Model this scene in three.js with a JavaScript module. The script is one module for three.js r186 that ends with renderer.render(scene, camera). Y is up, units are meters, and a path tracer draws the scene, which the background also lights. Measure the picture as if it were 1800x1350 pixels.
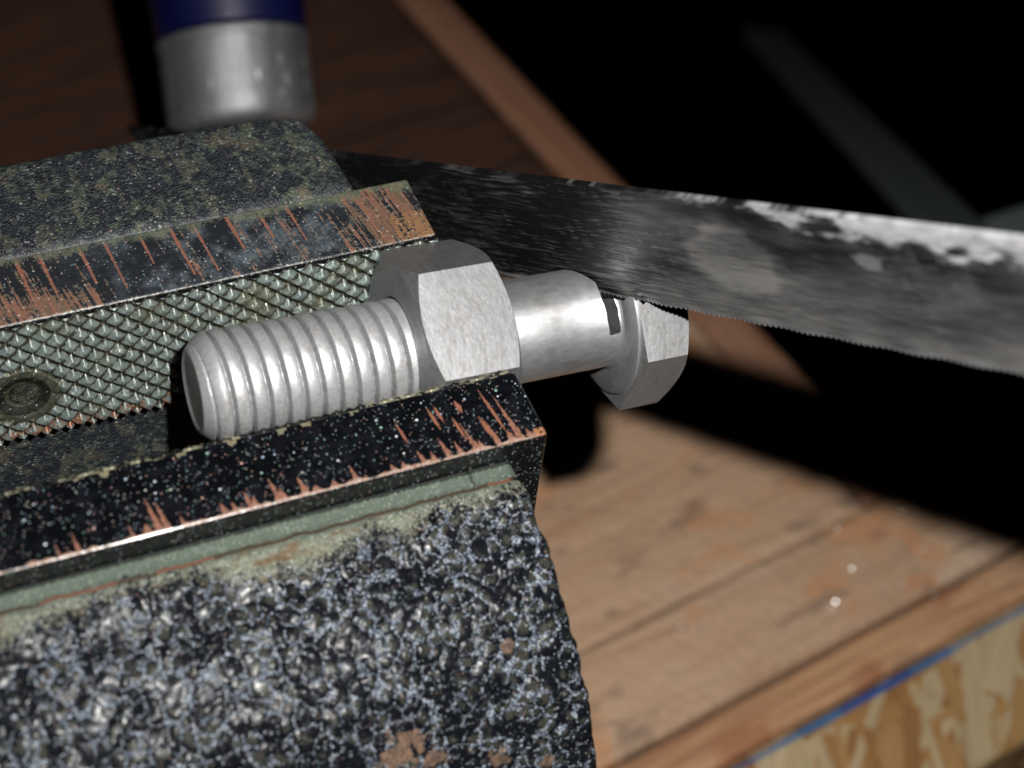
import * as THREE from 'three';
import { RoundedBoxGeometry } from 'three/addons/geometries/RoundedBoxGeometry.js';
import { RectAreaLightUniformsLib } from 'three/addons/lights/RectAreaLightUniformsLib.js';
import { mergeGeometries, mergeVertices, toCreasedNormals } from 'three/addons/utils/BufferGeometryUtils.js';
import { Brush, Evaluator, SUBTRACTION } from 'three-bvh-csg';

// ---------------------------------------------------------------- camera, light, exposure (sizes below are millimetres, S turns them into metres)
const S = 0.001;
const scene = new THREE.Scene();
scene.background = new THREE.Color(0x000000);
const camera = new THREE.PerspectiveCamera(25.36, 4 / 3, 0.005, 20);
const RIGHT = new THREE.Vector3(0.9236, 0.0861, 0.3736), UP = new THREE.Vector3(0.2265, 0.6637, -0.7129), FWD = new THREE.Vector3(0.3093, -0.7431, -0.5935);
const EYE = new THREE.Vector3(-43.82, 103.41, 76.77);
camera.position.copy(EYE).multiplyScalar(S);
camera.quaternion.setFromRotationMatrix(new THREE.Matrix4().makeBasis(RIGHT, UP, FWD.clone().negate()));
camera.focus = 0.147;
camera.userData.fStop = 25;
camera.updateMatrixWorld();
const renderer = new THREE.WebGLRenderer({ antialias: true });
renderer.toneMapping = THREE.LinearToneMapping;
renderer.toneMappingExposure = 1;
renderer.shadowMap.enabled = true;
// the camera's own flash: a small window right of and above the lens, the only light
RectAreaLightUniformsLib.init();
const FLASH = EYE.clone().addScaledVector(RIGHT, 17).addScaledVector(UP, 17).addScaledVector(FWD, 11);
const flash = new THREE.RectAreaLight(0xfffcf8, 11300, 0.004, 0.003);
flash.position.copy(FLASH).multiplyScalar(S);
flash.up.copy(UP);
flash.lookAt(new THREE.Vector3(8, -8, -14).multiplyScalar(S));
scene.add(flash);

// ---------------------------------------------------------------- helpers
let seed = 7;
const rnd = () => { seed = (seed * 1664525 + 1013904223) >>> 0; return seed / 4294967296; };
function hash(x, y, s) {
  let h = Math.imul(x | 0, 374761393) ^ Math.imul(y | 0, 668265263) ^ Math.imul(s | 0, 1274126177);
  h = Math.imul(h ^ (h >>> 13), 1103515245); h = Math.imul(h ^ (h >>> 16), 2246822519);
  return ((h ^ (h >>> 15)) >>> 0) / 4294967296;
}
function noise(x, y, s = 0) {
  const ix = Math.floor(x), iy = Math.floor(y), fx = x - ix, fy = y - iy, a = fx * fx * (3 - 2 * fx), b = fy * fy * (3 - 2 * fy);
  const p = hash(ix, iy, s), q = hash(ix + 1, iy, s), r = hash(ix, iy + 1, s), t = hash(ix + 1, iy + 1, s);
  return p + (q - p) * a + (r - p) * b + (p - q - r + t) * a * b;
}
function fbm(x, y, s = 0, n = 4) { let v = 0, a = 0.5, t = 0; for (let i = 0; i < n; i++) { v += a * noise(x, y, s + i * 17); t += a; x *= 2.03; y *= 2.03; a *= 0.5; } return v / t; }
const clamp = (x, a = 0, b = 1) => Math.min(b, Math.max(a, x));
const step = (a, b, x) => { const t = clamp((x - a) / (b - a)); return t * t * (3 - 2 * t); };
const mix = (a, b, t) => a + (b - a) * t;
const mixc = (a, b, t) => [mix(a[0], b[0], t), mix(a[1], b[1], t), mix(a[2], b[2], t)];
function speck(x, y, cell, share, s) {          // tiny round grains scattered one to a cell: 0 or 1, and a number that tells grains apart
  const ix = Math.floor(x / cell), iy = Math.floor(y / cell);
  if (hash(ix, iy, s) > share) return null;
  const cx = (ix + 0.25 + 0.5 * hash(ix, iy, s + 1)) * cell, cy = (iy + 0.25 + 0.5 * hash(ix, iy, s + 2)) * cell, r = cell * (0.16 + 0.24 * hash(ix, iy, s + 3));
  return (x - cx) ** 2 + (y - cy) ** 2 < r * r ? hash(ix, iy, s + 4) : null;
}
const GRAIN = [[205, 210, 215], [170, 180, 190], [225, 222, 210], [150, 165, 185], [190, 150, 140], [140, 175, 160]];
function texture(w, h, f, srgb = true) {         // f(u, v) -> [r, g, b] from 0 to 255 (sRGB) or a number from 0 to 1
  const d = new Uint8Array(w * h * 4);
  for (let j = 0, k = 0; j < h; j++) for (let i = 0; i < w; i++, k += 4) {
    const c = f((i + 0.5) / w, (j + 0.5) / h);
    if (typeof c === 'number') d[k] = d[k + 1] = d[k + 2] = clamp(c) * 255; else for (let n = 0; n < 3; n++) d[k + n] = clamp(c[n], 0, 255);
    d[k + 3] = 255;
  }
  const t = new THREE.DataTexture(d, w, h);
  t.magFilter = THREE.LinearFilter; t.minFilter = THREE.LinearFilter; t.wrapS = t.wrapT = THREE.RepeatWrapping;
  if (srgb) t.colorSpace = THREE.SRGBColorSpace;
  t.needsUpdate = true;
  return t;
}
function grid(nu, nv, f, fuv) {
  const p = [], uv = [], ix = [];
  for (let j = 0; j <= nv; j++) for (let i = 0; i <= nu; i++) { p.push(...f(i / nu, j / nv)); uv.push(...(fuv ? fuv(i / nu, j / nv) : [i / nu, j / nv])); }
  for (let j = 0; j < nv; j++) for (let i = 0; i < nu; i++) { const a = j * (nu + 1) + i, b = a + nu + 1; ix.push(a, a + 1, b, b, a + 1, b + 1); }
  const g = new THREE.BufferGeometry();
  g.setAttribute('position', new THREE.Float32BufferAttribute(p, 3)); g.setAttribute('uv', new THREE.Float32BufferAttribute(uv, 2));
  g.setIndex(ix); g.computeVertexNormals();
  return g;
}
function thing(name, label, category, base, kind) {
  const o = new THREE.Group();
  o.name = name; o.position.set(...base).multiplyScalar(S); o.userData = { label, category };
  if (kind) o.userData.kind = kind;
  bases.set(o, base); scene.add(o);
  return o;
}
const bases = new Map();
function part(name, geo, material, parent, moved = true) {   // geometry in millimetres of the scene (moved) or of its thing
  const b = moved ? bases.get(parent) ?? bases.get(parent.parent) ?? [0, 0, 0] : [0, 0, 0];
  geo.translate(-b[0], -b[1], -b[2]); geo.scale(S, S, S);
  const m = new THREE.Mesh(geo, material);
  m.name = name; m.castShadow = m.receiveShadow = true; parent.add(m);
  return m;
}
function sub(name, geo, material, parent) {                  // a part of a part: its parent stands at the thing's base
  return part(name, geo, material, parent);
}
function roundedBox(x0, x1, y0, y1, z0, z1, r, cell, bump) { // a finely divided box with rounded edges, its faces moved by bump(x, y, z)
  const w = x1 - x0, h = y1 - y0, d = z1 - z0, n = (l) => Math.max(2, Math.round(l / cell));
  const g0 = new THREE.BoxGeometry(w, h, d, n(w), n(h), n(d));
  const p = g0.attributes.position, uv = g0.attributes.uv, q = new THREE.Vector3(), c = new THREE.Vector3(), nn = new THREE.Vector3();
  const side = new Float32Array(p.count * 3);
  for (let i = 0; i < p.count; i++) {
    q.fromBufferAttribute(p, i);
    const fx = q.x, fy = q.y, fz = q.z;
    c.set(clamp(fx, -w / 2 + r, w / 2 - r), clamp(fy, -h / 2 + r, h / 2 - r), clamp(fz, -d / 2 + r, d / 2 - r));
    nn.subVectors(q, c);
    if (nn.lengthSq() > 1e-12) { nn.normalize(); q.copy(c).addScaledVector(nn, r); }
    const X = q.x + (x0 + x1) / 2, Y = q.y + (y0 + y1) / 2, Z = q.z + (z0 + z1) / 2;
    q.set(X, Y, Z).addScaledVector(nn, bump ? bump(X, Y, Z) : 0);
    p.setXYZ(i, q.x, q.y, q.z);
    const fn = g0.attributes.normal; const ax = Math.abs(fn.getX(i)), ay = Math.abs(fn.getY(i));
    if (ay > 0.5) uv.setXY(i, X, Z); else if (ax > 0.5) uv.setXY(i, Z, Y); else uv.setXY(i, X, Y);
  }
  // smooth across the box's edges: normals from a welded copy, uv kept per side
  const flat = g0.clone(); flat.deleteAttribute('uv'); flat.deleteAttribute('normal');
  const weld = mergeVertices(flat, 1e-4); weld.computeVertexNormals();
  const at = new Map(), wp = weld.attributes.position, wn = weld.attributes.normal, key = (x, y, z) => `${Math.round(x * 2e3)},${Math.round(y * 2e3)},${Math.round(z * 2e3)}`;
  for (let i = 0; i < wp.count; i++) at.set(key(wp.getX(i), wp.getY(i), wp.getZ(i)), i);
  for (let i = 0; i < p.count; i++) { const k = at.get(key(p.getX(i), p.getY(i), p.getZ(i))); if (k !== undefined) g0.attributes.normal.setXYZ(i, wn.getX(k), wn.getY(k), wn.getZ(k)); }
  return g0;
}
const scaled = (t, u, v) => { const c = t.clone(); c.repeat.set(u, v); c.needsUpdate = true; return c; };

// ---------------------------------------------------------------- workbench: turned 10 degrees to the vise, its top 90 mm below the jaws
const bench = thing('workbench', 'worn brown wooden workbench top with a narrow edging and a blue line along its apron', 'workbench', [0, -90, 0], 'structure');
bench.rotation.y = THREE.MathUtils.degToRad(10.25);
function wood(w, h, sx, sy, s, tone, dark, light, spots) {   // sx, sy: millimetres covered; the grain runs along u
  return texture(w, h, (u, v) => {
    const x = u * sx, y = v * sy, wob = 3 * fbm(x / 40, y / 14, s, 3);
    const g = fbm(x / 22, y * 0.9 + wob * 2, s + 3, 4), f = fbm(x / 5, y * 3.2 + wob, s + 5, 3), b = fbm(x / 26, y / 15, s + 9, 4), k = fbm(x / 9, y / 6, s + 21, 4);
    let c = mixc(tone, dark, clamp((g - 0.46) * 2.2)); c = mixc(c, light, clamp((b - 0.5) * 2.6));
    c = mixc(c, dark, clamp((f - 0.6) * 1.6)); 
    if (spots) { c = mixc(c, spots, clamp((k - 0.58) * 6) * 0.7); c = mixc(c, [128, 106, 88], clamp((fbm(x / 7 + 40, y / 2.5, s + 31, 3) - 0.66) * 7) * 0.7); }
    const e = (hash(Math.floor(u * w), Math.floor(v * h), s) - 0.5) * 14;
    return [c[0] + e, c[1] + e, c[2] + e];
  });
}
const bumpFine = texture(512, 512, (u, v) => 0.5 * noise(u * 128, v * 128, 3) + 0.5 * noise(u * 256, v * 256, 4), false);
{
  const top = wood(1024, 1024, 150, 110, 11, [184, 152, 124], [162, 128, 102], [194, 168, 144], [188, 134, 94]);
  const mTop = new THREE.MeshStandardMaterial({ map: top, roughness: 0.72, bumpMap: scaled(bumpFine, 1, 1), bumpScale: 0.0003 });
  const far = wood(1024, 512, 200, 170, 51, [76, 46, 32], [44, 26, 19], [96, 64, 46], null);  // darker brown than the front boards
  const mFar = new THREE.MeshStandardMaterial({ map: far, roughness: 0.8 });
  const strip = wood(1024, 64, 250, 9, 71, [146, 104, 80], [116, 78, 58], [158, 120, 96], null);
  const mStrip = new THREE.MeshStandardMaterial({ map: strip, roughness: 0.75 });
  const edge = wood(1024, 64, 240, 9, 91, [184, 142, 106], [136, 94, 66], [196, 164, 130], [150, 98, 66]);
  const mEdge = new THREE.MeshStandardMaterial({ map: edge, roughness: 0.75 });
  const uvOf = (g, x0, x1, z0, z1, flip) => { const p = g.attributes.position, u = g.attributes.uv; for (let i = 0; i < p.count; i++) { const a = (p.getX(i) - x0) / (x1 - x0), b = ((p.getZ(i) + p.getY(i) * 0.9) - z0) / (z1 - z0); flip ? u.setXY(i, b, a) : u.setXY(i, a, b); } return g; };
  const wear = (x, y, z) => 0.22 * (fbm(x / 6, z / 2.2, 5, 3) - 0.5);
  const board = (x1, z0, z1) => uvOf(roundedBox(-66, x1, -16, 0, z0, z1, 0.15, 1.5, wear), -66, 84, -100, 10, false);
  part('tabletop_board', board(104, -25, -9.2), mTop, bench, false);
  part('tabletop_board_002', board(83.1, -90.2, -25.06), mTop, bench, false);
  part('tabletop_board_001', uvOf(roundedBox(-150, 83.1, -16.3, -0.4, -300, -90.9, 0.9, 3, wear), -117, 83, -260, -90, false), mFar, bench, false).userData.label = 'dark brown board at the back of the bench';
  part('side_edging', uvOf(roundedBox(83.6, 91.7, -18, 0.3, -300, -25.3, 0.8, 1.6, wear), 83, 92, -300, 0, true), mStrip, bench, false);
  part('front_edging', uvOf(roundedBox(-150, 112, -17, -0.2, -8.4, -1.9, 1.2, 0.8, (x, y, z) => 0.5 * (fbm(x / 7, z / 3, 8, 3) - 0.5)), -150, 110, -9, 0, false), mEdge, bench, false);
  // apron: pale strand board with a ragged blue line under the edging
  const strands = [];
  for (let i = 0; i < 1500; i++) strands.push([rnd() * 190, rnd() * 62, (rnd() < 0.8 ? 0.9 : -0.2) + (rnd() - 0.5) * 0.8, 8 + rnd() * 22, 0.4 + rnd() * 1.5, rnd()]);
  const pal = [[170, 148, 112], [158, 122, 76], [140, 100, 56], [178, 158, 126], [150, 112, 66], [172, 152, 118]];
  const W = 1024, H = 384, buf = new Float32Array(W * H * 3).fill(150);
  for (const [cx, cy, a, l, w, k] of strands) {
    const ca = Math.cos(a), sa = Math.sin(a), col = pal[Math.floor(k * 6)], r = l + w;
    for (let j = Math.max(0, Math.floor((cy - r) / 62 * H)); j < Math.min(H, (cy + r) / 62 * H); j++) for (let i = Math.max(0, Math.floor((cx - r) / 190 * W)); i < Math.min(W, (cx + r) / 190 * W); i++) {
      const x = i / W * 190 - cx, y = j / H * 62 - cy, p = x * ca + y * sa, q = -x * sa + y * ca, ww = w * (0.8 + 0.5 * noise(p * 0.5, k * 99, 2));
      if (Math.abs(p) < l && Math.abs(q) < ww) { const g = 0.84 + 0.3 * fbm(p / 9, q * 3 + k * 50, 12, 3); for (let n = 0; n < 3; n++) buf[(j * W + i) * 3 + n] = col[n] * g; }
    }
  }
  const apron = texture(W, H, (u, v) => {
    const i = Math.min(W - 1, Math.floor(u * W)), j = Math.min(H - 1, Math.floor(v * H)), k = (j * W + i) * 3, x = u * 190, y = (1 - v) * 62;
    let c = [buf[k], buf[k + 1], buf[k + 2]];
    const off = 0.9 + 0.6 * fbm(x / 16, 3, 41, 3), th = 0.4 + 0.3 * step(0.36, 0.6, fbm(x / 15, 9, 44, 3));
    const m = step(th, th - 0.35, Math.abs(y - off)) * step(0.1, 0.3, fbm(x / 3, y, 46, 3) + 0.12);
    return mixc(c, fbm(x / 12, 5, 47, 2) > 0.55 ? [34, 78, 160] : [52, 108, 168], m * 0.92);
  });
  const g = roundedBox(-80, 110, -62, -1.4, -1.8, 15, 0.7, 2, (x, y, z) => 0.25 * (fbm(x / 5, y / 3, 18, 3) - 0.5));
  { const p = g.attributes.position, u = g.attributes.uv; for (let i = 0; i < p.count; i++) u.setXY(i, (p.getX(i) + 80) / 190, 1 - ((p.getZ(i) + 1.8) + (-1.4 - p.getY(i))) / 62); }
  part('apron_board', g, new THREE.MeshStandardMaterial({ map: apron, roughness: 0.7 }), bench, false);
  part('side_rail', new RoundedBoxGeometry(14, 46, 250, 2, 1).translate(83, -40.2, -150), mFar, bench, false);
}

// ---------------------------------------------------------------- bench vise
const T = 7.2, GAP = 17, ZR = -T - GAP, T2 = 7.7, XR = -0.5;   // plate thickness, opening, face of the rear plate, rear plate thickness
const vise = thing('bench_vise', 'black bench vise with worn knurled jaws holding the cut bolt', 'vise', [-34, -90, -40]);
// hammered casting: round lumps of black paint with pale metal filings and dust caught between them
function lumps(x, y) {                           // [height 0..1, nearness to a joint 0..1]
  let f1 = 9, f2 = 9;
  const k = 0.88, wx = 0.9 * (fbm(x * 0.8, y * 0.8, 301, 2) - 0.5), wy = 0.9 * (fbm(x * 0.8, y * 0.8, 302, 2) - 0.5); x += wx; y += wy;
  const X = x * k, Y = y * k, ix = Math.floor(X), iy = Math.floor(Y);
  for (let j = -1; j <= 1; j++) for (let i = -1; i <= 1; i++) {
    const a = ix + i, b = iy + j, r = 0.72 + 0.6 * hash(a, b, 7), dx = a + 0.1 + 0.8 * hash(a, b, 5) - X, dy = b + 0.1 + 0.8 * hash(a, b, 6) - Y, d = Math.sqrt(dx * dx + dy * dy) / r;
    if (d < f1) { f2 = f1; f1 = d; } else if (d < f2) f2 = d;
  }
  return [clamp(1 - f1 * f1 * 1.25), f2 - f1];
}
const lumpHeight = (x, s) => { const [h] = lumps(x, s); return 0.46 * Math.sqrt(h) * (0.45 + 0.85 * noise(x * 0.55, s * 0.55, 71)) + 0.06 * (fbm(x * 2.6, s * 2.6, 73, 3) - 0.5) + 0.35 * (fbm(x / 9, s / 9, 75, 2) - 0.5); };
{
  // profile of the casting's shoulder in (z, y), from the plate down and forward
  const curve = new THREE.SplineCurve([[0.1, -2.0], [0.75, -2.25], [1.5, -2.75], [3.0, -3.6], [5, -4.75], [7.2, -5.5], [10, -6.7], [12.1, -8], [14.2, -9.6], [17.2, -13], [20, -17.2], [22.6, -23], [24.2, -31], [24.8, -42], [24, -56]].map((p) => new THREE.Vector2(...p)));
  const len = curve.getLength(), XL = -64, XE = -2.4, R = 1.1, capLen = 16, rowsV = 300;
  const xs = [];
  for (let i = 0; i <= 400; i++) xs.push([XL + (XE - R - XL) * i / 400, 0, 0]);
  for (let i = 1; i <= 12; i++) { const a = i / 12 * Math.PI / 2; xs.push([XE - R + R * Math.sin(a), R * (1 - Math.cos(a)), a]); }
  for (let i = 1; i <= 40; i++) xs.push([XE - 0.02 * i, R + capLen * i / 40, Math.PI / 2]);
  const nu = xs.length - 1, arc = [0];
  for (let i = 1; i <= nu; i++) arc.push(arc[i - 1] + Math.hypot(xs[i][0] - xs[i - 1][0], xs[i][1] - xs[i - 1][1]));
  const L0 = arc[400];
  const p = new THREE.Vector2(), t = new THREE.Vector2();
  const g = grid(nu, rowsV, (u, v) => {
    const i = Math.round(u * nu), w = v; curve.getPointAt(w, p); curve.getTangentAt(w, t);
    const nz = -t.y, ny = t.x, [x, drop, a] = xs[i];         // outward normal of the profile
    const s = w * len, ledge = step(1.6, 3.6, s + 1.2 * (noise(x * 0.35, 1, 9) - 0.5)), d = ledge * lumpHeight(arc[i], s) - 0.35 * step(0.25, 0, Math.abs(s - 1.5 - 0.25 * (fbm(x * 0.7, 2, 12, 3) - 0.5))) ;
    const out = d * Math.cos(a) - drop;
    const taper = -0.55 * step(3, 0, s) ;
    return [x + d * Math.sin(a) + (i > 380 ? taper : 0), p.y + ny * out, p.x + nz * out];
  }, (u, v) => [arc[Math.round(u * nu)] / arc[nu], v]);
  // the same field drives colour: filings (pale, grainy) lie between the lumps, bare rust where paint is gone
  const A = arc[nu];
  const rustSpots = [[46.2, 19.5, 1.9, 1], [53.6, 22.5, 0.9, 0.7], [44, 25.5, 1.5, 0.8], [37, 27, 0.9, 0.6], [27.5, 24, 1.3, 0.5], [23, 30, 2.6, 1], [56, 14, 0.7, 0.5], [34, 21, 0.8, 0.4], [50, 28, 1.2, 0.7], [40, 31, 1.8, 0.8], [30.5, 33, 1.5, 0.6], [48.5, 21, 0.9, 0.7], [51, 24.5, 1.0, 0.8], [42.5, 23, 0.7, 0.5], [35.5, 30.5, 1.2, 0.8], [57.5, 24, 0.6, 0.6], [26, 28, 1.1, 0.7]];
  const bare = new Float32Array(1600 * 1060); let at = 0;   // where filings and dust lie it is dull, elsewhere glossy paint
  const colour = texture(1600, 1060, (u, v) => {
    let dull = 0;
    const x = u * A, s = v * len, [h, joint] = lumps(x, s), n1 = fbm(x * 1.1, s * 1.1, 201, 4), n2 = fbm(x * 5, s * 5, 203, 3), g0 = hash(Math.floor(x / 0.085), Math.floor(s / 0.085), 55), wob = fbm(x * 0.35, 3, 205, 3) * 2.2;
    let c = mixc([10, 11, 15], [22, 24, 28], clamp(n2 * 1.5 - 0.3));
    c = mixc(c, [56, 56, 49], step(0.72, 0.95, h) * step(0.42, 0.6, n1) * 0.8);               // rubbed tops
    const pile = clamp((0.3 - joint) / 0.3, -1, 1) * 0.58 + (n1 - 0.5) * 1.35 + (n2 - 0.5) * 0.9 + (g0 - 0.5) * 0.42 - 0.12;
    if (pile > 0.2) { const q = step(0.2, 0.46, pile); dull = q; const gr = g0 > 0.82 ? [158, 166, 176] : g0 > 0.42 ? [82, 90, 102] : [46, 51, 60]; c = mixc(c, gr, q * 0.92); }
    const k = speck(x, s, 0.15, 0.07, 91); if (k !== null) c = mixc(c, GRAIN[Math.floor(k * 6)], 0.7);
    for (const [rx, rs, r, a] of rustSpots) { const d = Math.hypot(x - rx, (s - rs) * 1.25) / r + (fbm(x * 1.7, s * 1.7, 211, 3) - 0.5) * 1.7; if (d < 1) c = mixc(c, n2 > 0.5 ? [104, 84, 70] : [82, 68, 58], step(1, 0.6, d) * (0.6 + 0.4 * a)); }
    // greenish settled dust on the ledge and just below it
    const edge = 3.0 + (wob - 1.1) * 1.7 + (n2 - 0.5) * 3 + (g0 - 0.5) * 0.8;
    const dusty = step(edge + 0.7, edge - 0.7, s);
    let green = mixc([78, 88, 79], [104, 105, 90], clamp(step(1.4, 2.6, s) + (n2 - 0.5) * 0.8)); green = mixc(green, [58, 64, 56], 0.5 * (n2 > 0.5 ? g0 : 0)); if (g0 > (s > 1.7 ? 0.8 : 0.95)) green = mixc(green, [176, 178, 162], 0.5);
    green = mixc(green, [92, 70, 50], clamp((fbm(x * 0.5, s * 1.4, 222, 3) - 0.55) * 5) * step(1.2, 2, s) * 0.7);
    c = mixc(c, green, dusty * (s < 1.7 ? 0.95 : 0.9));
    if (s < 0.15 + 0.25 * n2) c = mixc(c, [22, 24, 22], 0.7);
    const crack = Math.abs(s - 1.5 - 0.25 * (fbm(x * 0.7, 2, 12, 3) - 0.5)); if (crack < 0.13) c = noise(x * 0.4, 5, 66) > 0.62 ? [86, 58, 46] : [52, 44, 34];
    bare[at++] = Math.max(dull, dusty);
    return c;
  });
  let rd = 0;
  const rough = texture(1600, 1060, (u, v) => clamp(0.2 + 0.12 * noise(u * A * 2.2, v * len * 2.2, 207) + 0.5 * bare[rd++]), false);
  const grit = texture(1024, 700, (u, v) => { const x = u * A, s = v * len; return (0.35 * noise(x * 9, s * 9, 411) + 0.65 * noise(x * 17, s * 17, 413)) ; }, false);
  part('movable_jaw', g, new THREE.MeshPhysicalMaterial({ map: colour, roughnessMap: rough, roughness: 1, metalness: 0, bumpMap: grit, bumpScale: 0.000012, specularIntensity: 0.14 }), vise);
  const inner = new RoundedBoxGeometry(61, 52, 18, 2, 1).translate(-33.5, -34, 1.2);
  const mDark = new THREE.MeshStandardMaterial({ color: 0x16181a, roughness: 0.6 });
  part('movable_jaw_core', inner, mDark, vise);
  part('slide_bar', new RoundedBoxGeometry(22, 20, 74, 3, 2).translate(-40, -52, -34), mDark, vise);
}
// enamel with metal dust on it
const dustBump = texture(1024, 256, (u, v) => 0.5 + 0.5 * (speck(u * 70, v * 17, 0.22, 0.35, 17) !== null ? 1 : 0) - 0.35 * noise(u * 300, v * 75, 5), false);
const enamelSide = texture(1024, 256, (u, v) => { const k = speck(u * 70, v * 12, 0.2, 0.16, 77); return k !== null ? GRAIN[Math.floor(k * 6)].map((q) => q * 0.75) : mixc([8, 9, 11], [22, 24, 23], fbm(u * 60, v * 11, 4, 4)); });
const mSide = new THREE.MeshPhysicalMaterial({ map: enamelSide, roughness: 0.35, clearcoat: 0.4, clearcoatRoughness: 0.25, bumpMap: dustBump, bumpScale: 0.00005 });
// top of the front plate: near-black enamel, copper-brown spikes rubbed in from the front edge
const PL = 70;
const spikes = [[-38.6, 1.6, 0.16], [-37.2, 2.2, 0.2], [-33.2, 1.6, 0.2], [-32, 1.2, 0.5], [-31.2, 3.6, 0.32], [-30.6, 3, 0.3], [-29.4, 1.2, 0.2], [-26.2, 1.4, 0.35], [-25.4, 1.2, 0.3], [-24.2, 1.9, 0.3], [-23.8, 1.3, 0.3], [-22, 2.6, 0.34], [-21.6, 1.6, 0.3], [-19.9, 2.1, 0.34], [-19, 0.8, 0.5], [-17.6, 0.8, 0.5], [-15.8, 1.9, 0.3], [-12.8, 0.9, 0.4], [-11.9, 0.9, 0.3], [-10.3, 1.7, 0.3], [-9.4, 1.2, 0.3], [-8.2, 2.4, 0.3], [-7.2, 1.6, 0.3], [-5.9, 3.1, 0.32], [-5.4, 1.2, 0.3], [-4, 3.2, 0.3], [-2.8, 1.3, 0.5], [-2.1, 5.4, 0.3], [-1.3, 1.1, 0.4], [-0.8, 0.8, 0.4]];
const lines = [[-10.6, 2.4, 4.8, 0.12], [-7.6, 3, 5.6, 0.16], [-7, 3.6, 5.6, 0.14], [-6.2, 1.4, 4, 0.14], [-5.2, 4.2, 5.6, 0.22], [-4.2, 1, 3.4, 0.16], [-2.9, 1, 6.1, 0.14]];
const frontTop = texture(2048, 256, (u, v) => {           // v = 0 at the front edge
  const x = -PL + u * PL, z = v * T, n = fbm(x * 6, z * 6, 31, 3), n2 = fbm(x * 1.2, z * 1.2, 33, 3);
  let c = mixc([6, 7, 10], [17, 19, 24], clamp((n2 - 0.35) * 2.4));
  let k = speck(x, z, 0.16, 0.1, 61); if (k !== null) c = mixc(c, GRAIN[Math.floor(k * 6)], 0.5 + 0.45 * k);
  k = speck(x, z, 0.3, 0.012, 65); if (k !== null) c = GRAIN[Math.floor(k * 6)];
  const skew = x + z * 0.12;
  for (const [sx, h, w] of spikes) if (z < h && Math.abs(skew - sx) < 1) { const ww = w * (1 - z / h) * (0.6 + 0.8 * n); if (Math.abs(skew - sx - 0.06 * (noise(z * 4, sx, 6) - 0.5)) < ww) c = mixc(n > 0.5 ? [128, 88, 72] : [104, 74, 62], [146, 128, 116], step(1, 0, z) * 0.5 * n); }
  for (const [sx, z0, z1, w] of lines) if (z > z0 && z < z1 && Math.abs(skew - sx) < w * Math.sin(Math.PI * clamp((z - z0) / (z1 - z0), 0.08, 0.92)) * (0.5 + n)) c = [122, 80, 64];
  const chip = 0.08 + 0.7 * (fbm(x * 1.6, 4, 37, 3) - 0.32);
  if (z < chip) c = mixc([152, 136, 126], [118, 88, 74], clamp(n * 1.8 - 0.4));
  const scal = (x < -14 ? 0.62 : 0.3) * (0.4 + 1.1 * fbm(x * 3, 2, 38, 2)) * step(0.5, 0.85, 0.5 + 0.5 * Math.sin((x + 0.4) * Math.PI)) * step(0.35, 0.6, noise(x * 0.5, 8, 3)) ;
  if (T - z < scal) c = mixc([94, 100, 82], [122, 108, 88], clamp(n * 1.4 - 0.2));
  if (x > -0.9 && z < 0.8 && n > 0.35) c = [140, 96, 70];
  return c;
});
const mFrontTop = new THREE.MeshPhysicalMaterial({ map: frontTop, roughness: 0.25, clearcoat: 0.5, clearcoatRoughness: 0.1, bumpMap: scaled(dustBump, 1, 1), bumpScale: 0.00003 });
// top of the rear plate: slate enamel worn to rust in strokes across the plate
const rearTop = texture(2048, 256, (u, v) => {
  const x = -PL + u * PL, z = v * T2, n = fbm(x * 5, z * 5, 131, 3), n2 = fbm(x * 0.8, z * 0.8, 133, 3), sk = x + z * 0.16;  // z = 0 at the gripping edge
  let c = mixc([24, 27, 32], [72, 80, 86], clamp((n2 - 0.32) * 2 + (n - 0.5) * 0.9) * step(-36, -22, x) * step(-2, -10, x));
  const stroke = fbm(sk * 2.6, z * 0.16 + 5, 137, 3), fine = noise(sk * 9, z * 0.4, 139);
  const front = step(4.6, 1.2, z);
  const dens = Math.max(step(-13, -4, x) * 0.9, step(-24, -33, x) * (0.25 + 0.75 * front), step(-22, -12, x) * 0.35, 0.16);
  const m = stroke * 0.62 + fine * 0.38 + (n - 0.5) * 0.4;
  if (m > 0.86 - 0.44 * dens) c = mixc(fine > 0.5 ? [112, 78, 64] : [88, 70, 58], [124, 106, 86], clamp(n * 2 - 1.1));
  else if (m > 0.8 - 0.44 * dens) c = mixc(c, [104, 100, 84], 0.6);
  for (let i = 0; i < 13; i++) { const sx = -43 + i * 2.6 + 1.2 * hash(i, 3, 8), top = T2 - 0.2, low = 0.4 + 3.4 * hash(i, 5, 8), w = 0.05 + 0.09 * hash(i, 6, 8) + (z > 5 ? 0.05 : 0); if (z < top && z > low && Math.abs(x + z * 0.1 - sx) < w * (0.5 + n)) c = [118, 78, 64]; }
  if (x > -3.2 && z < 3.4 && n > 0.42) c = mixc(c, [124, 94, 62], 0.7);
  const back = T2 - 2.2 * fbm(x * 0.7, 3, 141, 3) + 1.6 * (n - 0.4); if (z > back) c = mixc(c, mixc([72, 80, 66], [104, 106, 88], n2), clamp(0.3 + n));
  const k = speck(x, z, 0.24, 0.08, 161); if (k !== null) c = mixc(c, GRAIN[Math.floor(k * 6)], 0.55);
  if (z < 0.4 * (n - 0.46)) c = [128, 128, 118];
  return c;
});
const mRearTop = new THREE.MeshPhysicalMaterial({ map: rearTop, roughness: 0.5, clearcoat: 0.15, clearcoatRoughness: 0.4, bumpMap: scaled(dustBump, 1, 1), bumpScale: 0.00004 });
const PH = 13.6, KX = -37.6, KY = -8.4;                         // plate height, screw centre
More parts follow.
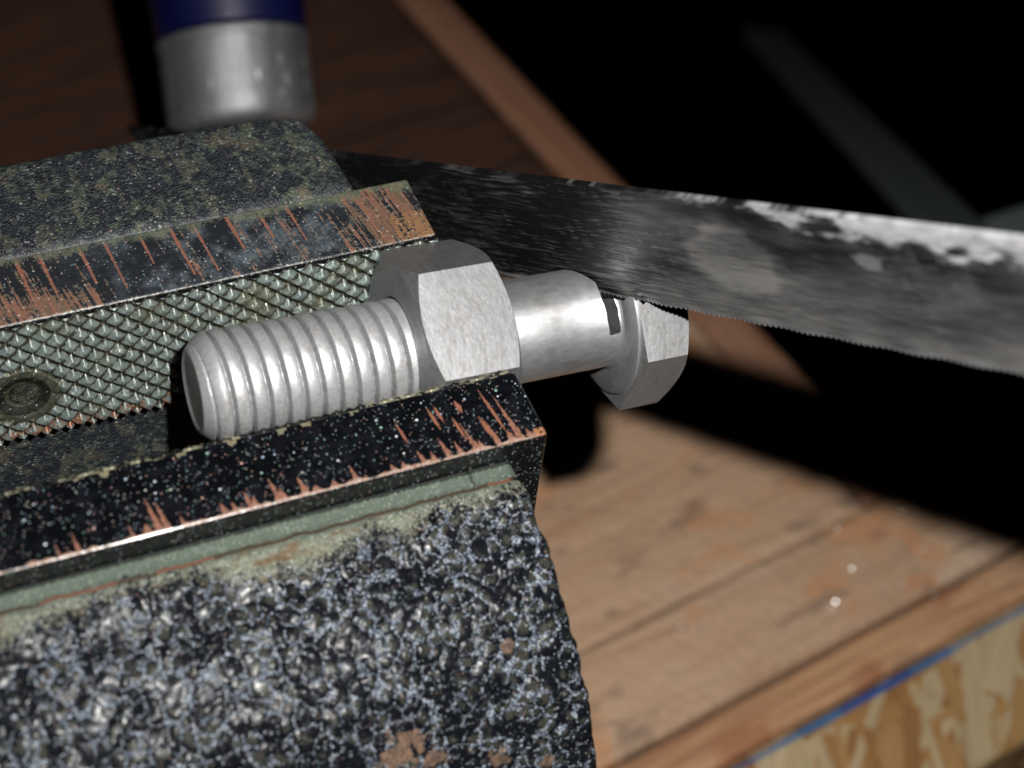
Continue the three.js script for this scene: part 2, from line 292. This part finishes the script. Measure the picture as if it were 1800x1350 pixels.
function knurl(facing, zFace, hole) {
  const n = (x) => { const f = x - Math.floor(x); return 1 - Math.abs(2 * f - 1); };
  const X0 = -62, X1 = XR, nx = Math.round((X1 - X0) / 0.1), ny = Math.round(PH / 0.1);
  return grid(nx, ny, (u, v) => {
    const x = X0 + (X1 - X0) * u, y = -PH + (PH - (facing > 0 ? 0.02 : 0.12)) * v, wx = x + 0.14 * (noise(x * 0.3, y * 0.3, 21) - 0.5);
    const a = n((wx + y * 1.06) / 2.0), b = n((wx - y * 1.06) / 2.0 + 0.15);
    let h = Math.min(a, b) * 1.35; h = 1 - Math.pow(1 - clamp(h), 1.6);
    h *= 0.72 + 0.35 * noise(x * 0.7, y * 0.7, 23); h = Math.min(h, 0.8 + 0.25 * fbm(x * 0.5, y * 0.5, 25, 2));
    let z = 0.8 * h + 0.04 * (fbm(x * 5, y * 5, 27, 2) - 0.5);
    const rim = facing > 0 ? step(-0.05, 0.1, -y) : step(0, 0.3, -y); z = mix((facing > 0 ? 0.42 : 0.12) + 0.3 * (noise(x * 1.3, 1, 29) - 0.4), z, rim); if (facing < 0 && -y < 0.25) z = Math.min(z, 0.25);
    if (hole) { const d = Math.hypot(x - KX, (y - KY)) + 0.3 * (noise(x * 0.9, y * 0.9, 41) - 0.5); if (d < 3.4) z = mix(z, 0.4 + 0.12 * fbm(x * 2, y * 2, 43, 2), step(3.4, 2.9, d)); if (d < 2.6) z = mix(0.05, z, step(1.2, 2.6, d)); }
    return [x, y, zFace + facing * z];
  }, (u, v) => [u, v]);
}
const knurlMap = texture(2048, 512, (u, v) => {
  const x = -62 + u * 61.5, y = -PH + v * PH, n = fbm(x * 3, y * 3, 321, 4), f = (q) => { const k = q - Math.floor(q); return 1 - Math.abs(2 * k - 1); };
  const wx = x + 0.14 * (noise(x * 0.3, y * 0.3, 21) - 0.5), groove = Math.min(f((wx + y * 1.06) / 2), f((wx - y * 1.06) / 2 + 0.15));
  let c = mixc([98, 110, 106], [140, 150, 147], n);
  if (groove + (n - 0.5) * 0.3 < 0.17) c = mixc([48, 44, 34], [62, 62, 48], n);         // packed grime
  c = mixc(c, [92, 92, 72], clamp((fbm(x * 0.35, y * 0.5, 325, 3) - 0.55) * 4) * 0.6);
  if (y < -PH + 0.9 + 1.5 * (fbm(x * 0.9, 2, 327, 3) - 0.45)) c = mixc(c, [136, 80, 54], clamp((n - 0.36) * 2.2));
  const d = Math.hypot(x - KX, y - KY); if (d < 3.3 + n - 0.5) c = mixc(c, d < 2.3 && d > 1.5 ? [34, 34, 28] : [80, 82, 66], 0.8);  // dark ring coloured in for the shade of a deeper screw recess
  const k = speck(x, y, 0.22, 0.06, 331); if (k !== null) c = mixc(c, [220, 222, 220], 0.7);
  return c;
});
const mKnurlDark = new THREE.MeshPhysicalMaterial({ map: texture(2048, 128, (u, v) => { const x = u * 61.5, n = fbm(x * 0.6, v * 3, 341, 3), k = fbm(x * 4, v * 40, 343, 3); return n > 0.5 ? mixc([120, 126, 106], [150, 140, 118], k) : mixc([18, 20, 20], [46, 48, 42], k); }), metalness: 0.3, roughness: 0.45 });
const mKnurl = new THREE.MeshPhysicalMaterial({ map: knurlMap, metalness: 0.55, roughness: 0.42, bumpMap: scaled(bumpFine, 10, 3), bumpScale: 0.00003 });
{
  const flipTop = (g) => g;                                      // RoundedBox top: u along x, v from front (0) to back (1)
  const front = flipTop(new RoundedBoxGeometry(PL, 10.8, T, 4, 0.32).translate(-PL / 2, -5.4, -T / 2));
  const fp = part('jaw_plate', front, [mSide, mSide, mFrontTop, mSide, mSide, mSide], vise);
  fp.userData.label = 'front jaw plate with chipped glossy black top';
  sub('knurled_face', knurl(-1, -T, false), mKnurlDark, fp);
  const rear = new RoundedBoxGeometry(PL, PH, T2, 4, 0.3).translate(XR - PL / 2, -PH / 2, ZR - T2 / 2);
  const rp = part('jaw_plate_001', rear, [mSide, mSide, mRearTop, mSide, mSide, mSide], vise);
  rp.userData.label = 'rear jaw plate with rust-streaked dark top';
  sub('knurled_face', knurl(1, ZR, true), mKnurl, rp);
  const screw = new THREE.LatheGeometry([[0, 0.1], [0.7, 0.08], [1.25, -0.02], [1.5, -0.25], [1.55, -1.2]].map((p) => new THREE.Vector2(...p)), 40).rotateX(Math.PI / 2).translate(KX + 0.2, KY, ZR + 0.16);
  sub('screw', screw, new THREE.MeshStandardMaterial({ map: texture(128, 128, (u, v) => mixc([34, 36, 30], [92, 96, 84], clamp(fbm(u * 9, v * 6, 351, 4) * 2 - 0.5))), metalness: 0.4, roughness: 0.5, bumpMap: scaled(bumpFine, 0.3, 0.3), bumpScale: 0.0004 }), rp);
}
{
  // fixed jaw casting behind the rear plate: dark speckled paint under greenish dust
  const m = texture(1024, 512, (u, v) => {
    const x = u * 64, y = v * 32, n = fbm(x * 0.35, y * 0.35, 501, 4), n2 = fbm(x * 2.2, y * 2.2, 503, 4), n3 = fbm(x * 1.1 + 3 * n, y * 0.5, 507, 3);
    let c = mixc([20, 23, 28], [36, 42, 50], n2);
    const n4 = noise(x * 6, y * 6, 515), d = clamp((n2 - 0.5) * 3.6 + (n - 0.5) * 2.2 + (n4 - 0.5) * 1.1 + 0.1);
    c = mixc(c, mixc([56, 68, 58], [76, 80, 66], n3), d * 0.9);
    if (n3 > 0.66) c = mixc(c, [84, 84, 68], 0.5);
    if (n > 0.74) c = mixc(c, [104, 76, 60], 0.25);
    const k = speck(x, y, 0.3, 0.1, 511); if (k !== null) c = mixc(c, GRAIN[Math.floor(k * 6)], 0.5);
    return c;
  });
  const mCast = new THREE.MeshPhysicalMaterial({ map: scaled(m, 1 / 64, 1 / 32), roughness: 0.55, clearcoat: 0.15, clearcoatRoughness: 0.4, bumpMap: scaled(bumpFine, 1 / 20, 1 / 20), bumpScale: 0.0002 });
  const lump = (x, y, z) => 0.3 * (lumps(x * 1.1, z * 1.1 + y)[0] - 0.5) * 0.6 + 0.25 * (fbm(x / 4, z / 4, 61, 3) - 0.5);
  // the casting's top, its back right corner rounded off
  const g = roundedBox(-66, -5.0, -14, -0.25, -44.2, ZR - T2 - 0.05, 1.5, 0.4, lump);
  { const p = g.attributes.position; for (let i = 0; i < p.count; i++) { const z = p.getZ(i), x = p.getX(i), t = clamp((-32 - z) / 12.2), b = clamp((x + 14) / 9); p.setXYZ(i, x - (1.3 * t + 1.6 * t ** 6) * b, p.getY(i) + 0.5 * t, z + 1.3 * b * b * t ** 3); } }
  part('fixed_jaw', g, mCast, vise);
  part('fixed_jaw_body', roundedBox(-66, -7, -52, -13.75, -46, ZR - 1.4, 1.2, 0.6, lump), mCast, vise);
  part('pedestal', roundedBox(-56, -16, -81, -51.5, -54, -30, 3, 1.5, lump), mCast, vise);
  part('base', roundedBox(-66, -8, -90, -80.5, -72, -24, 2, 1.5, lump), mCast, vise);
}

// ---------------------------------------------------------------- bolt and nut: axis 3.8 degrees nose-down along x
const AX = (x) => -5 - 0.066 * x, ZC = -T - GAP / 2;
const zinc = texture(1024, 512, (u, v) => { const n = fbm(u * 24, v * 24, 601, 5), k = fbm(u * 110, v * 110, 603, 3), st = fbm(u * 5, v * 40, 605, 3); let c = 172 + (n - 0.5) * 18 + (k - 0.5) * 26; if (n > 0.62) c -= 30 * step(0.62, 0.75, n) * k; c += (st - 0.5) * 14; const dirt = step(0.6, 0.72, fbm(u * 46, v * 46, 617, 3)) * step(0.45, 0.62, fbm(u * 7, v * 7, 619, 2)); return mixc([c, c * 1.005, c * 1.015], [140, 136, 130], dirt * 0.3); });
const zincRough = texture(1024, 512, (u, v) => 0.47 + 0.06 * (fbm(u * 20, v * 20, 607, 4) - 0.4) + 0.04 * (noise(u * 90, v * 90, 609) - 0.5), false);
const zincBump = texture(1024, 512, (u, v) => fbm(u * 50, v * 50, 611, 4), false);
const metal = (o = {}) => new THREE.MeshPhysicalMaterial({ map: zinc, roughnessMap: zincRough, roughness: 1, metalness: 0.8, bumpMap: zincBump, bumpScale: 0.00001, ...o });
const mZinc = metal(), mNut = metal({ color: 0xe2e2e2 }), mThread = metal({ metalness: 0.55 });
const bolt = thing('bolt', 'grey steel hex bolt with a saw cut almost through it beside its head', 'bolt', [0, AX(0), ZC]);
bolt.rotation.z = -Math.atan(0.066);
const HEAD0 = 12.7;
function hex(R, x0, x1, turn, ch0, ch1, hole, n = 240) {     // hexagonal prism along x, corners chamfered at 30 degrees at either end; ch: radius where the end's chamfer starts
  const af = R * Math.cos(Math.PI / 6), k = Math.tan(Math.PI / 6), ring = [];
  for (let i = 0; i < n; i++) {
    const a = i / n * 2 * Math.PI, m = ((a % (Math.PI / 3)) + Math.PI / 3) % (Math.PI / 3), r = af / Math.cos(m - Math.PI / 6);
    const c0 = x0 + Math.max(0, r - ch0) * k, c1 = x1 - Math.max(0, r - ch1) * k, A = a + turn;
    const pt = (x, q) => [x, q * Math.sin(A), q * Math.cos(A)];
    const row = [hole ? pt(x1, hole) : [x0, 0, 0], pt(x0, hole), pt(x0, Math.min(r, ch0)), pt(c0, r)];
    const inner = [];
    if (hole) inner.push(pt(x1, hole));
    inner.push(hole ? pt(x0 + 0.25, hole) : [x0, 0, 0]); if (hole) inner.push(pt(x0, hole + 0.25));
    inner.push(pt(x0, Math.min(r, ch0)), pt(c0, r), pt(mix(c0, c1, 0.5), r), pt(c1, r), pt(x1, Math.min(r, ch1)));
    inner.push(hole ? pt(x1, hole + 0.3) : [x1, 0, 0]);
    ring.push(inner);
  }
  const m = ring[0].length, p = [], uv = [], ix = [];
  for (let i = 0; i <= n; i++) for (let j = 0; j < m; j++) { const q = ring[i % n][j]; p.push(...q); uv.push(i / n * 2.2, (q[0] + Math.hypot(q[1], q[2]) * 0.5) / 14); }
  for (let i = 0; i < n; i++) for (let j = 0; j < m - 1; j++) { const a = i * m + j, b = a + m; ix.push(a, b, a + 1, a + 1, b, b + 1); }
  const g = new THREE.BufferGeometry();
  g.setAttribute('position', new THREE.Float32BufferAttribute(p, 3)); g.setAttribute('uv', new THREE.Float32BufferAttribute(uv, 2)); g.setIndex(ix);
  return toCreasedNormals(g, 0.3);
}
// blade frame, needed for the kerf too
const BD = new THREE.Vector3(0.311, 0.502, 0.807).normalize(), BW = new THREE.Vector3(-0.385, 0.842, -0.376);
BW.addScaledVector(BD, -BW.dot(BD)).normalize();
const BN = new THREE.Vector3().crossVectors(BD, BW);
const BP = (() => { const d = RIGHT.clone().multiplyScalar((1085 - 900) / 3000).addScaledVector(UP, (675 - 517) / 3000).add(FWD); return EYE.clone().addScaledVector(d, (12.7 - EYE.x) / d.x); })();
{
  // shank with the kerf sawn out of it
  const R = 4.62, prof = [[0, 0.0], [R - 0.05, 0], [R, 0.1], [R, 6], [R, 12.0], [R + 0.1, 12.2], [R + 0.3, 12.34], [6.9, 12.36], [7.2, 12.5], [7.2, 13.2], [0, 13.2]].map(([r, x]) => new THREE.Vector2(r, x));
  const g = new THREE.LatheGeometry(prof, 120).rotateZ(-Math.PI / 2);
  const solid = toCreasedNormals(mergeVertices(g, 1e-4), 0.6);
  const brush = new Brush(solid, mZinc); brush.updateMatrixWorld();
  const toBolt = (g) => g.applyMatrix4(new THREE.Matrix4().makeTranslation(0, -AX(0), -ZC)).applyMatrix4(new THREE.Matrix4().makeRotationZ(Math.atan(0.066)));
  const mCut = new THREE.MeshStandardMaterial({ color: 0x5c5e60, metalness: 0.75, roughness: 0.34, bumpMap: scaled(bumpFine, 0.5, 8), bumpScale: 0.00012 });
  const brushOf = (g, m = mCut) => { g.clearGroups(); const b = new Brush(g, m); b.updateMatrixWorld(); return b; };
  const ev = new Evaluator(); ev.attributes = ['position', 'normal', 'uv']; ev.useGroups = true;
  // the kerf runs square across the shank, its floor sloping with the blade; the blade now lies a little askew in it
  const flat = new THREE.Vector3(0, BD.y, BD.z).normalize(), up = new THREE.Vector3(0, flat.z, -flat.y);
  const kerf = roundedBox(-12, 12, -8, 8, -0.56, 0.56, 0.2, 0.28, (x, y, z) => 0.16 * (fbm(x * 0.9, y * 1.6 + z * 5, 901, 3) - 0.5)).applyMatrix4(new THREE.Matrix4().makeBasis(flat, up, new THREE.Vector3(-1, 0, 0)).setPosition(new THREE.Vector3(11.68, AX(11.68) - 0.66, ZC).addScaledVector(up, 8)));
  const slot = () => brushOf(toBolt(new RoundedBoxGeometry(60, 12, 1.15, 2, 0.1).applyMatrix4(new THREE.Matrix4().makeBasis(BD, BW, BN).setPosition(BP.clone().addScaledVector(BW, 6 - 0.15)))));
  const res = ev.evaluate(ev.evaluate(brush, brushOf(toBolt(kerf)), SUBTRACTION), slot(), SUBTRACTION);
  part('shank', res.geometry, res.material, bolt, false).userData.label = 'smooth shank with a narrow saw cut';
  // thread: rounded rolled crests, pitch 1.5, chamfered hollow end
  const P = 1.5, L = 24.9, nT = 96, nX = Math.round(26 / 0.065);
  const th = grid(nT, nX, (u, v) => {
    const a = u * 2 * Math.PI, x = -L + v * 26, ph = (x / P + u) - Math.floor(x / P + u);
    let c = Math.abs(2 * ph - 1);                              // 0 at the crest's middle, 1 in the groove
    const depth = 0.78 * Math.max(0, (c - 0.7) / 0.3) + 0.2 * c * c * (0.75 + 0.4 * noise(x * 0.5, u * 6, 5));
    let r = 4.82 - depth + 0.05 * (fbm(x * 1.3, u * 14, 9, 3) - 0.5);
    const e = x + L; if (e < 1.7) r = Math.min(r, 4.82 - 1.25 * Math.pow(1 - e / 1.7, 1.5));
    if (x > 0.5) r = Math.min(r, 4.6);
    return [x, r * Math.sin(a), r * Math.cos(a)];
  }, (u, v) => [u * 2, v * 1.8]);
  const end = new THREE.LatheGeometry([[0, 0.5], [0.9, 0.47], [1.7, 0.38], [2.4, 0.22], [2.85, 0.06], [3.15, -0.02], [3.4, -0.04], [3.59, 0.04]].map(([r, x]) => new THREE.Vector2(r, x)), 96).rotateZ(-Math.PI / 2).translate(-L, 0, 0);
  part('thread', th, mThread, bolt, false);
  part('thread_end', end, mThread, bolt, false);
  const headSolid = hex(8.75, HEAD0, HEAD0 + 4.7, THREE.MathUtils.degToRad(16), 8.75, 7.3, 0);
  const headCut = ev.evaluate(brushOf(headSolid, mZinc), slot(), SUBTRACTION);
  part('head', headCut.geometry, headCut.material, bolt, false);
}
const nut = thing('hex_nut', 'bright grey hex nut gripped flat between the vise jaws', 'nut', [-2.6, AX(-2.6), ZC]);
nut.rotation.z = -Math.atan(0.066);
part('nut_body', hex(9.2, -4.3, 3.8, Math.PI / 6, 7.85, 7.85, 4.75), mNut, nut, false);

// ---------------------------------------------------------------- hacksaw blade
{
  const blade = thing('hacksaw_blade', 'worn black hacksaw blade with flaking pale paint lying in the bolt cut', 'saw blade', BP.toArray());
  blade.quaternion.setFromRotationMatrix(new THREE.Matrix4().makeBasis(BD, BW, BN));
  const A = -78, B = 196, W = 12.5, TH = 0.32, pitch = 0.56, pos = [], uv = [], ix = [];
  const nt = Math.round((B - A) / pitch), rowsY = [0.0, 0.55, 1.1, 1.8, 2.6, 3.6, 11.9, W];
  const set = (x, y) => 0.07 * Math.sin(x * 2 * Math.PI / 5.2) * step(2.2, 0, y);
  // per tooth four columns; the lowest row carries the teeth
  const cols = [];
  for (let i = 0; i < nt; i++) { const x = A + i * pitch; cols.push([x, 0.36], [x + 0.08, 0.34], [x + pitch - 0.08, 0.02], [x + pitch - 0.025, 0.0]); }
  cols.push([B, 0.35]);
  const put = (x, y, z) => { pos.push(x, y, z + set(x, y)); uv.push((x - A) / (B - A), y / W); return pos.length / 3 - 1; };
  const m = rowsY.length;
  for (const s of [1, -1]) {
    const base = pos.length / 3;
    for (const [x, y0] of cols) for (let j = 0; j < m; j++) put(x, j === 0 ? y0 * 0.98 : rowsY[j] + (j === 1 ? 0.05 : 0), s * (j === m - 1 ? TH - 0.07 : TH));
    for (let i = 0; i < cols.length - 1; i++) for (let j = 0; j < m - 1; j++) { const a = base + i * m + j, b = a + m; s > 0 ? ix.push(a, b, a + 1, a + 1, b, b + 1) : ix.push(a, a + 1, b, a + 1, b + 1, b); }
  }
  const half = cols.length * m;
  const flatEdge = [];
  for (let i = 0; i < cols.length - 1; i++) { const a = i * m, b = a + m, c = a + half, d = b + half; ix.push(a, c, b, b, c, d); const e = a + m - 1, f = b + m - 1; ix.push(e, f, e + half, f, f + half, e + half); }
  for (const i of [0, cols.length - 1]) for (let j = 0; j < m - 1; j++) { const a = i * m + j; ix.push(a, a + 1, a + half, a + 1, a + half + 1, a + half); }
  let g = new THREE.BufferGeometry();
  g.setAttribute('position', new THREE.Float32BufferAttribute(pos, 3)); g.setAttribute('uv', new THREE.Float32BufferAttribute(uv, 2)); g.setIndex(ix);
  g = toCreasedNormals(g, 0.5);
  // paint: black, rubbed lengthwise to steel, sheen and a reflection painted in, pale flakes left along the spine further out
  const U = 2048, V = 384, x0 = -34, x1 = 56;                   // the stretch in view gets the texture, mirrored beyond it
  const field = (u, v) => { const x = x0 + u * (x1 - x0), y = v * W; return [x, y]; };
  const flake = (x, y) => { const n = fbm(x * 0.55, y * 1.5, 701, 4), lim = 12.7 - 2.2 * step(14, 42, x) - 5.5 * (n - 0.5) * step(8, 24, x); return step(lim - 0.8, lim + 0.9, y + 0.5 * (noise(x * 3, y * 14, 703) - 0.5)) * step(11, 15, x + 3 * n) * (0.5 + 0.5 * fbm(x * 1.1, y * 7, 705, 3)); };
  const rubSheen = (x, y) => { const st = fbm(x * 0.4, y * 5, 711, 4), lg = fbm(x * 0.14, y * 0.4, 713, 3), ft = noise(x * 0.9, y * 20, 715); return clamp((st - 0.5) * 1.3 * step(12, 0, x) + (st - 0.5) * 0.3 + (lg - 0.5) * 0.9 + 0.12 * step(0, 20, x) + (ft - 0.6) * 0.3 + 0.4 * step(9, 0, y) * step(-8, 4, x) + 0.26 * step(2, 14, x) * step(11.5, 7, y) + 0.4 * step(1.25, 0.8, Math.hypot((x - 17.2) / 4.9, (y - 6.6) / 3.2) + 0.5 * (fbm(x * 0.5, y * 1.2, 716, 3) - 0.5))); };  // rubbed streaks, plus grey sheen low down and an oval reflection painted in
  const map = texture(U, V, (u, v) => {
    const [x, y] = field(u, v), r = rubSheen(x, y), f = flake(x, y), e = (hash(Math.floor(u * U), Math.floor(v * V), 5) - 0.5) * 30 * noise(x * 0.8, y * 3, 709);
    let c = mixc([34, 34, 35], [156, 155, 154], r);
    if (noise(x * 0.7, y * 22, 717) * (0.7 + 0.6 * noise(x * 0.2, y * 0.3, 718)) > 0.9) c = mixc(c, [150, 149, 147], 0.6);
    c = mixc(c, [190, 190, 194], f);
    if (y < 0.42) c = [138, 138, 140];                          // teeth ground to bare steel
    const blob = step(1.0, 0.6, Math.hypot((x - 31.5) / 1.6, (y - 8.6) / 0.9) + fbm(x, y * 2, 719, 3) - 0.4); c = mixc(c, [176, 176, 178], blob * 0.6);
    return [c[0] + e, c[1] + e, c[2] + e];
  });
  const mr = texture(U / 2, V, (u, v) => { const [x, y] = field(u, v), f = flake(x, y); const p = step(3.6, 1.6, y + 2 * (fbm(x * 0.3, y * 2, 723, 3) - 0.5)); return mix(mix(0.22 + 0.22 * fbm(x * 0.6, y * 8, 721, 4), 0.17 + 0.12 * noise(x, y * 12, 725), p), 0.6, f); }, false);
  const mm = texture(U / 2, V, (u, v) => { const [x, y] = field(u, v), f = flake(x, y); return mix(0.5, 0.05, f); }, false);
  const bm = texture(U, V, (u, v) => { const [x, y] = field(u, v); return 0.6 * noise(x * 1.3, y * 20, 731) + 0.4 * fbm(x * 5, y * 6, 733, 3); }, false);
  const fit = (t) => { t.wrapS = THREE.MirroredRepeatWrapping; t.wrapT = THREE.MirroredRepeatWrapping; t.repeat.set((B - A) / (x1 - x0), 1); t.offset.set((A - x0) / (x1 - x0), 0); t.needsUpdate = true; return t; };
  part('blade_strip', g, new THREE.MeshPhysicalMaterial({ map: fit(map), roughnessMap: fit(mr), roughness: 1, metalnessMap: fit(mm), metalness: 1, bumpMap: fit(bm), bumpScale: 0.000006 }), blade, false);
}

// ---------------------------------------------------------------- tool leaning behind the vise: steel ferrule under a blue sleeve
{
  const axis = new THREE.Vector3(0.113, 0.647, -0.751).normalize();
  const foot = new THREE.Vector3(3.4, -54.2, -104.6);           // lower end of the ferrule
  const down = (foot.y + 90) / axis.y - 1.5;
  const at = foot.clone().addScaledVector(axis, -down);
  const tool = thing('hand_tool', 'steel ferrule and dark blue sleeve of a tool leaning behind the vise', 'hand tool', at.toArray());
  tool.quaternion.setFromUnitVectors(new THREE.Vector3(0, 1, 0), axis);
  const L = (pts) => new THREE.LatheGeometry(pts.map(([r, y]) => new THREE.Vector2(r, y + down)), 96);
  const brushed = texture(512, 512, (u, v) => { const n = fbm(u * 8, v * 5, 801, 4), s = fbm(u * 40, v * 3, 803, 3), c = 150 + 90 * (n - 0.5) + 50 * (s - 0.5); const k = speck(u * 66, v * 25, 1.1, 0.08, 805); return k !== null ? [210, 215, 220] : [c, c * 1.01, c * 1.03]; });
  part('ferrule', L([[4, 0], [8.6, 0.0], [9.7, 0.5], [10.3, 1.7], [10.4, 4], [10.4, 11.6], [10.7, 12.0], [10.7, 12.8], [10.3, 13.1], [6, 13.1]]), new THREE.MeshStandardMaterial({ map: brushed, metalness: 0.75, roughness: 0.52, bumpMap: scaled(bumpFine, 2, 1), bumpScale: 0.00005 }), tool, false);
  part('sleeve', L([[6, 13.2], [10.2, 13.2], [10.6, 14], [11.2, 30], [11.5, 70], [8, 78], [0, 79]]), new THREE.MeshPhysicalMaterial({ color: 0x070c3c, roughness: 0.45, clearcoat: 0.3 }), tool, false);
  part('shaft', L([[0, -down + 0.4], [2, -down + 0.6], [3.8, -down + 3], [3.8, 0.2], [0, 0.3]]), new THREE.MeshStandardMaterial({ color: 0x3c3e40, metalness: 0.8, roughness: 0.5 }), tool, false);
}

// ---------------------------------------------------------------- dull grey metal bars in the dark past the bench's side
{
  const frame = thing('metal_frame', 'dull grey metal bars in the dark beyond the side of the bench', 'metal frame', [138, -140, -100]);
  const m = new THREE.MeshStandardMaterial({ color: 0x7a8686, roughness: 0.6, metalness: 0.2, bumpMap: scaled(bumpFine, 3, 3), bumpScale: 0.0002 });
  const bar = (a, b, w, h) => { const A = new THREE.Vector3(...a), B = new THREE.Vector3(...b), l = A.distanceTo(B), g = new RoundedBoxGeometry(l, h, w, 2, 0.8); const X = B.clone().sub(A).normalize(), Z = new THREE.Vector3().crossVectors(X, new THREE.Vector3(0, 1, 0)).normalize(), Y = new THREE.Vector3().crossVectors(Z, X); g.applyMatrix4(new THREE.Matrix4().makeBasis(X, Y, Z).setPosition(A.add(B).multiplyScalar(0.5))); return g; };
  part('bar', bar([222.9,-219.4,-295.1], [138.,-107.8,-100.], 12, 4), m, frame);
  part('bar_001', bar([158, -128, -97], [300, -128, -110], 44, 4), m, frame);
}
// ---------------------------------------------------------------- saw filings lying on the bench
{
  const bits = [], one = new THREE.IcosahedronGeometry(1, 0);
  for (let i = 0; i < 80; i++) {
    const spread = i < 44 ? [62 + 26 * rnd(), -46 + 26 * rnd()] : [22 + 68 * rnd(), -60 + 46 * rnd()];
    const r = 0.1 + 0.2 * rnd() ** 2, g = one.clone().scale(r * (0.6 + 1.6 * rnd()), r * 0.6, r).rotateY(rnd() * 6).rotateX(rnd() * 0.6);
    bits.push(g.translate(spread[0], -89.85 + r * 0.4, spread[1]));
  }
  const f = thing('metal_filings', 'tiny bright saw filings scattered on the bench top', 'filings', [60, -90, -40], 'stuff');
  part('filing_grains', mergeGeometries(bits), new THREE.MeshStandardMaterial({ color: 0xd8d8d8, metalness: 0.9, roughness: 0.3 }), f);
}
renderer.render(scene, camera);
